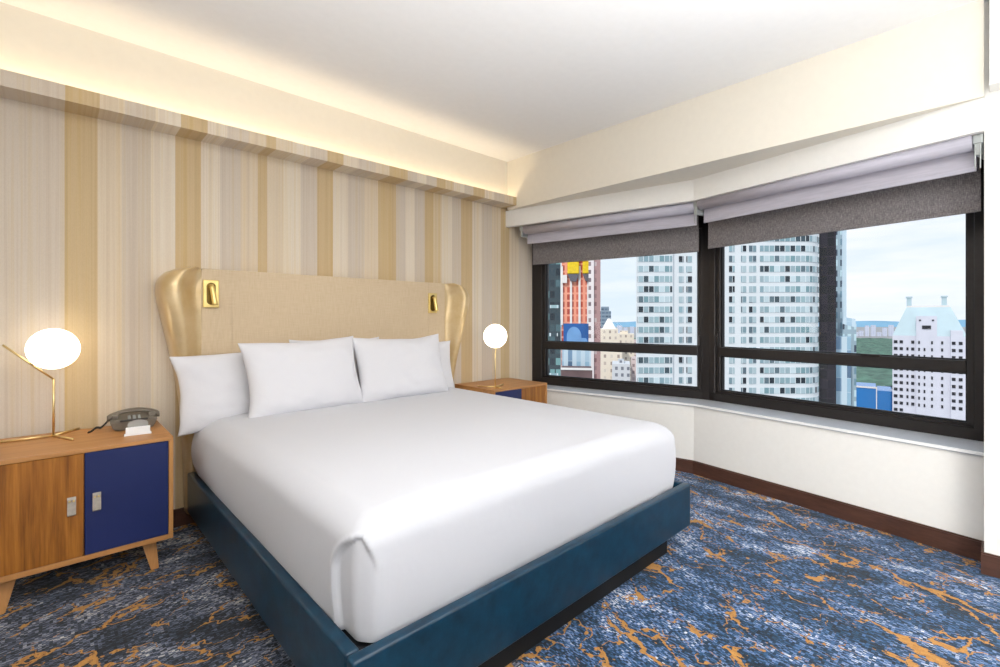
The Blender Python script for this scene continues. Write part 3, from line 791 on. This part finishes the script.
for vi, v in enumerate(rows):
    z1 = zf(v); z0 = z1-1.78
    bm = B((xf(637.5),-.12,z0),(xf(672),.3,z1)); obj('ribbon_window', bm, 'ribbon panes', t)
    bm = bmesh.new(); a = xf(760); b = xf(818)+4.4; R = 9.0
    inner = [(a, .1)]; outer = [(a, -.12)]
    for i in range(13):
        q = i/12*PI/2; outer.append((b-R+(R+.12)*math.sin(q), R-(R+.12)*math.cos(q))); inner.append((b-R+(R-.1)*math.sin(q), R-(R-.1)*math.cos(q)))
    outer += [(b+.12, 12)]; inner += [(b-.1, 12)]
    prism(bm, outer+inner[::-1], z0, z1); obj('ribbon_window', bm, 'ribbon panes', t)
    for (ua, ub) in ((680,684.5),(687.5,693),(729,734.5),(741,746),(749,756)):
        if ub < 700 and vi % 1 == 0 or ub > 700:
            obj('window', B((xf(ua), (.78 if ub < 697 else -.12), z0-.1),(xf(ub), 1.1, z1)), 'small panes', t) if vi < 20 else None
# dark glass slab
t, hw_, k, zf, xf = bldg('black_tower', 150, 819, 836, 'narrow black glass tower right of the white apartment tower')
obj('tower_wall', B((-hw_,0,60),(hw_,14,zf(170))), 'black glass grid', t)
t, hw_, k, zf, xf = bldg('lattice_tower', 190, 834, 846.5, 'slim pale tower with lattice glass behind the black tower')
obj('tower_wall', B((-hw_,0,60),(hw_*.25,12,zf(170))), 'lattice grid', t)
obj('corner_bay', B((hw_*.25,1,60),(hw_,12,zf(160))), 'pale blue grid', t)
t, hw_, k, zf, xf = bldg('glass_building', 172, 835, 853.5, 'pale blue stepped glass block below the lattice tower')
obj('lower_block', B((-hw_*.9,-4,60),(hw_*.72,8,zf(336.5))), 'pale blue grid', t)
bm = bmesh.new(); prism(bm, [(-hw_*.2,9),(hw_*1.35,9),(hw_*1.35,20),(-hw_*.2,20)], 60, zf(324)); obj('upper_block', bm, 'lattice grid', t)
bm = bmesh.new(); a = (-hw_*.2,8.9); b = (hw_*1.35,8.9)
vsn = [bm.verts.new(p) for p in ((a[0],8.9,zf(324)),(b[0],8.9,zf(328)),(b[0]-.3,8.9,zf(319)),(a[0]+.3,8.9,zf(317)),(a[0],14,zf(324)),(b[0],14,zf(328)),(b[0]-.3,14,zf(319)),(a[0]+.3,14,zf(317)))]
for f in ((0,1,2,3),(4,5,6,7),(0,1,5,4),(1,2,6,5),(2,3,7,6),(3,0,4,7)): bm.faces.new([vsn[i] for i in f])
obj('slanted_crown', bm, 'pale blue grid', t)
# blue low block
t, hw_, k, zf, xf = bldg('blue_glass_block', 230, 851, 892, 'low bright blue glass block in front of the green park')
obj('curtain_wall', B((-hw_,0,40),(xf(876),20,zf(387.5))), 'blue curtain glass', t)
obj('curtain_wall', B((xf(877),0,40),(hw_,20,zf(390))), 'blue curtain glass', t)
obj('roof_edge', B((-hw_,-.3,zf(388.3)),(xf(876),0,zf(386.8))), 'white concrete', t)
obj('corner_post', B((xf(876),-.4,40),(xf(877),0,zf(386.8))), 'white concrete', t)
# white hotel with steep roof and two chimneys
t, hw_, k, zf, xf = bldg('hotel_building', 200, 891, 966, 'white hotel tower with steep pale roof and two chimneys')
obj('tower_wall', B((-hw_,0,40),(hw_,26,zf(336))), 'hotel stone', t)
bm = bmesh.new(); lo = [(-hw_,0),(hw_,0),(hw_,26),(-hw_,26)]; hi = [(xf(906),6),(xf(950),6),(xf(950),20),(xf(906),20)]
a = [bm.verts.new((p[0],p[1],zf(336))) for p in lo]; b = [bm.verts.new((p[0],p[1],zf(306))) for p in hi]
bm.faces.new(a); bm.faces.new(b)
for i in range(4): bm.faces.new((a[i],a[(i+1)%4],b[(i+1)%4],b[i]))
obj('roof', bm, 'copper roof', t)
for u in (908, 944.5):
    bm = B((xf(u)-.8,8,zf(309)),(xf(u)+.8,11,zf(297))); box(bm, (xf(u)-1.1,7.7,zf(297)),(xf(u)+1.1,11.3,zf(295.5))); obj('chimney', bm, 'copper roof', t)
obj('roof_cresting', B((xf(906),5.8,zf(307)),(xf(950),6.3,zf(305.2))), 'white concrete', t)
obj('central_bay', B((xf(916),-1.2,60),(xf(937),14,zf(316))), 'hotel stone', t)
obj('corner_bay', B((xf(950),-1.0,60),(xf(962),6,zf(330))), 'hotel stone', t)
obj('bay_window', B((xf(922),-1.45,zf(329)),(xf(931),-1,zf(325.5))), 'black opening', t)
obj('bay_window', B((xf(919),-1.45,zf(321)),(xf(921),-1,zf(319.6))), 'black opening', t)
obj('bay_window', B((xf(932),-1.45,zf(321)),(xf(934),-1,zf(319.6))), 'black opening', t)
cnt = 0
for r in range(11):
    v = 341+7.0*r
    for ci, u in enumerate((894.5, 900.5, 907, 912.5, 919, 924.5, 932, 942, 953, 959.5)):
        front = 0 if (u < 916 or 937 < u < 950) else (-1.2 if u < 937 else -1.0)
        if cnt >= 100 or (r == 0 and ci in (2, 5)): continue
        wd = (2.9, 2.6, 1.6, 2.4, 1.3, 1.3, 1.3, 1.5, 2.6, 2.6)[ci]
        obj('window', B((xf(u)-wd*k/2,front-.2,zf(v+3.0)),(xf(u)+wd*k/2,front+.3,zf(v))), 'black opening', t); cnt += 1
# left window: dark glass tower
t, hw_, k, zf, xf = bldg('glass_tower', 110, 540, 560.5, 'dark grey green glass tower at the left edge of the left window')
obj('tower_wall', B((-hw_,0,80),(hw_,12,zf(215))), 'dark glass grid', t)
for v in (305, 333, 373): obj('pale_storey', B((xf(549),-.15,zf(v+3.2)),(xf(559),.2,zf(v))), 'ribbon panes', t)  # storey bands with paler panes
# orange construction tower
t, hw_, k, zf, xf = bldg('construction_tower', 220, 561.5, 591, 'orange red high rise under construction with yellow netting and blue banner')
obj('concrete_frame', B((-hw_,0,60),(hw_,16,zf(215))), 'orange frame grid', t)
for u in (561.8, 571, 579.5, 588): obj('column', B((xf(u)-.5,-.6,zf(325)),(xf(u)+.5,0,zf(266))), 'white concrete', t)
for (u0, u1) in ((567.5,579),(582.5,591)):
    obj('netting', B((xf(u0),-2.0,zf(274)),(xf(u1),-.2,zf(262.3)), .3, 1), 'yellow netting', t)
    obj('netting', B((xf(u0),-2.0,zf(262)),(xf(u1),-.2,zf(245)), .3, 1), 'yellow netting', t)
    bm = bmesh.new(); vv = [bm.verts.new(p) for p in ((xf(u0),-1.9,zf(274.3)),(xf(u1),-1.9,zf(274.3)),(xf(u1)-1.3,-1.9,zf(282)),(xf(u0)+1.3,-1.9,zf(281)),(xf(u0),-.3,zf(274.3)),(xf(u1),-.3,zf(274.3)),(xf(u1)-1.3,-.3,zf(282)),(xf(u0)+1.3,-.3,zf(281)))]
    for f in ((0,1,2,3),(4,5,6,7),(0,1,5,4),(1,2,6,5),(2,3,7,6),(3,0,4,7)): bm.faces.new([vv[i] for i in f])
    obj('catch_fan', bm, 'grey netting', t)
obj('screen_panel', B((xf(562),-1.5,zf(283)),(xf(567),-.5,zf(275))), 'white concrete', t)
bn = obj('banner', B((xf(563.5),-1.2,zf(343)),(xf(591),-.7,zf(323.5))), 'billboard blue', t)
bm = bmesh.new(); pts = []
cx = xf(574); cz = zf(336.5); r_ = 7.2*k
for i in range(25): a = PI*i/24; pts.append((cx+r_*math.cos(a), cz+r_*1.35*math.sin(a)))
pts += [(cx-r_, zf(341.5)), (xf(588), zf(341.5)), (xf(586), zf(338)), (cx+r_, cz-.6)]
f = [bm.verts.new((p[0], -1.3, p[1])) for p in pts]; bm.faces.new(f); r2 = bmesh.ops.extrude_face_region(bm, geom=bm.faces[:]); bmesh.ops.translate(bm, vec=(0,.09,0), verts=[v for v in r2['geom'] if isinstance(v, bmesh.types.BMVert)])
obj('banner_emblem', bm, 'billboard light', bn)
# mauve tower
t, hw_, k, zf, xf = bldg('brick_tower', 200, 588.5, 600.5, 'tall mauve brick tower with pale edge beside the orange tower')
obj('pale_bay', B((-hw_,0,60),(xf(594),14,zf(225))), 'pale brick grid', t)
obj('brick_bay', B((xf(594),.6,60),(hw_,14,zf(225))), 'mauve brick grid', t)
# lower blocks
t, hw_, k, zf, xf = bldg('low_building', 180, 562, 591, 'low white block with brown terrace below the blue banner')
obj('front_wall', B((-hw_,0,60),(hw_,6,zf(349))), 'pale blue grid', t)
obj('terrace', B((-hw_,-14,60),(hw_,0,zf(366))), 'rust roof', t)
obj('parapet', B((-hw_,-14.3,zf(366)),(hw_,-14,zf(364))), 'white concrete', t)
def block(name, d, u0, u1, v, mat, label, depth=25, peak=None, step=None):
    t, hw_, k, zf, xf = bldg(name, d, u0, u1, label)
    obj('wall', B((-hw_,0,0),(hw_,depth,zf(v))), mat, t)
    if peak:
        bm = bmesh.new(); lo = [bm.verts.new((x*hw_*.8, depth/2+y*depth*.3, zf(v))) for x, y in ((-1,-1),(1,-1),(1,1),(-1,1))]; ap = [bm.verts.new((x*hw_*.15, depth/2+y*1, zf(peak))) for x, y in ((-1,-1),(1,-1),(1,1),(-1,1))]
        bm.faces.new(lo); bm.faces.new(ap)
        for i in range(4): bm.faces.new((lo[i], lo[(i+1)%4], ap[(i+1)%4], ap[i]))
        obj('roof', bm, 'white concrete', t)
    if step:
        for (a, b, vv) in step: obj('setback', B((xf(a),depth*.2,zf(v)),(xf(b),depth*.8,zf(vv))), mat, t)
block('office_block', 520, 600, 611, 311, 'slate blue grid', 'slate blue office block rising behind the peaked cream building', step=[(601,609,306.5)])
block('peaked_building', 430, 600, 618, 329, 'cream stone grid', 'cream building with white peaked roof in the left window', peak=318.5)
block('cream_block', 470, 616, 634, 334, 'cream stone grid', 'cream stepped block behind the lower city roofs', step=[(620,628,331)])
block('pink_block', 560, 627, 642, 340, 'pink stone grid', 'pinkish block left of the white apartment tower', step=[(630,634,337)])
block('cream_house', 360, 599, 622, 352, 'cream stone grid', 'broad cream block low in the left window beside the mauve tower')
block('grey_block', 330, 612, 630, 364, 'grey stone grid', 'grey white block lowest in the left window', step=[(618,624,361)])
block('pink_house', 350, 631, 646, 359, 'pink stone grid', 'pale pink low block beside the foot of the white tower')
# distant skyline beyond the park
rnd = random.Random(3)
ORD = ['leftmost', 'second', 'third', 'fourth', 'fifth', 'sixth', 'seventh', 'eighth']
for i in range(8):
    u = 847+i*5.9+rnd.uniform(-.2,.2); v = 333-rnd.uniform(0,9) if i % 3 else 328-rnd.uniform(0,5)
    w_ = 'hazy distant building, leftmost of the row on the skyline beyond the park' if i == 0 else 'hazy distant building, %s from the left on the skyline beyond the park' % ORD[i]
    t, hw_, k, zf, xf = bldg('distant_building', 3900+rnd.uniform(-20,20), u, u+rnd.uniform(4,5.6), w_, group='hazy skyline beyond the park')
    obj('wall', B((-hw_,0,0),(hw_,60,zf(v))), 'hazy block grid', t)
for i in range(3):
    u = 617+i*6.4+rnd.uniform(-.2,.2); v = 328-rnd.uniform(0,3)
    w_ = ('leftmost', 'middle', 'rightmost')[i]
    t, hw_, k, zf, xf = bldg('distant_building', 3900+rnd.uniform(-20,20), u, u+rnd.uniform(3.5,5.5), 'hazy horizon building in the left window, %s of the three left of the white tower' % w_, group='hazy skyline in the left window')
    obj('wall', B((-hw_,0,0),(hw_,60,zf(v))), 'hazy block grid', t)
# ground, park, ridge
g = obj('city_ground', B((-200,-14000,GZ-2),(16000,14000,GZ)), 'city ground'); tag(g, 'grey city ground far below the windows', 'ground', kind='structure')
V, F = [], []; NX, NY = 90, 60
for j in range(NY+1):
    for i in range(NX+1):
        d = 1000+2300*j/NY; lat = (880-500)/473*d*.0 + (650+ (1.25*d-650)*i/NX) 
        h = 8+13*noise.noise(Vector((d*.012, lat*.012, 0)))+9*abs(noise.noise(Vector((d*.04, lat*.04, 1))))
        V.append(at(d, lat, GZ+max(0.3, h)))
for j in range(NY):
    for i in range(NX): q = j*(NX+1)+i; F.append((q,q+1,q+NX+2,q+NX+1))
tag(obj('park_trees', (V, F), 'tree canopy', None, True), 'dense green treetops of the park between the towers', 'trees', kind='stuff')
V, F = [], []
for i in range(61):
    lat = -2000+12000*i/60; h = 95+60*noise.noise(Vector((i*.22, 0, 0)))
    for (dd, hh) in ((8000, 0), (8600, h), (9400, 0)): V.append(at(dd, lat, GZ+hh))
for i in range(60):
    q = i*3; F += [(q,q+3,q+4,q+1),(q+1,q+4,q+5,q+2)]
tag(obj('hill_ridge', (V, F), 'hazy ridge', None, True), 'hazy blue hills along the horizon', 'hills', kind='structure')
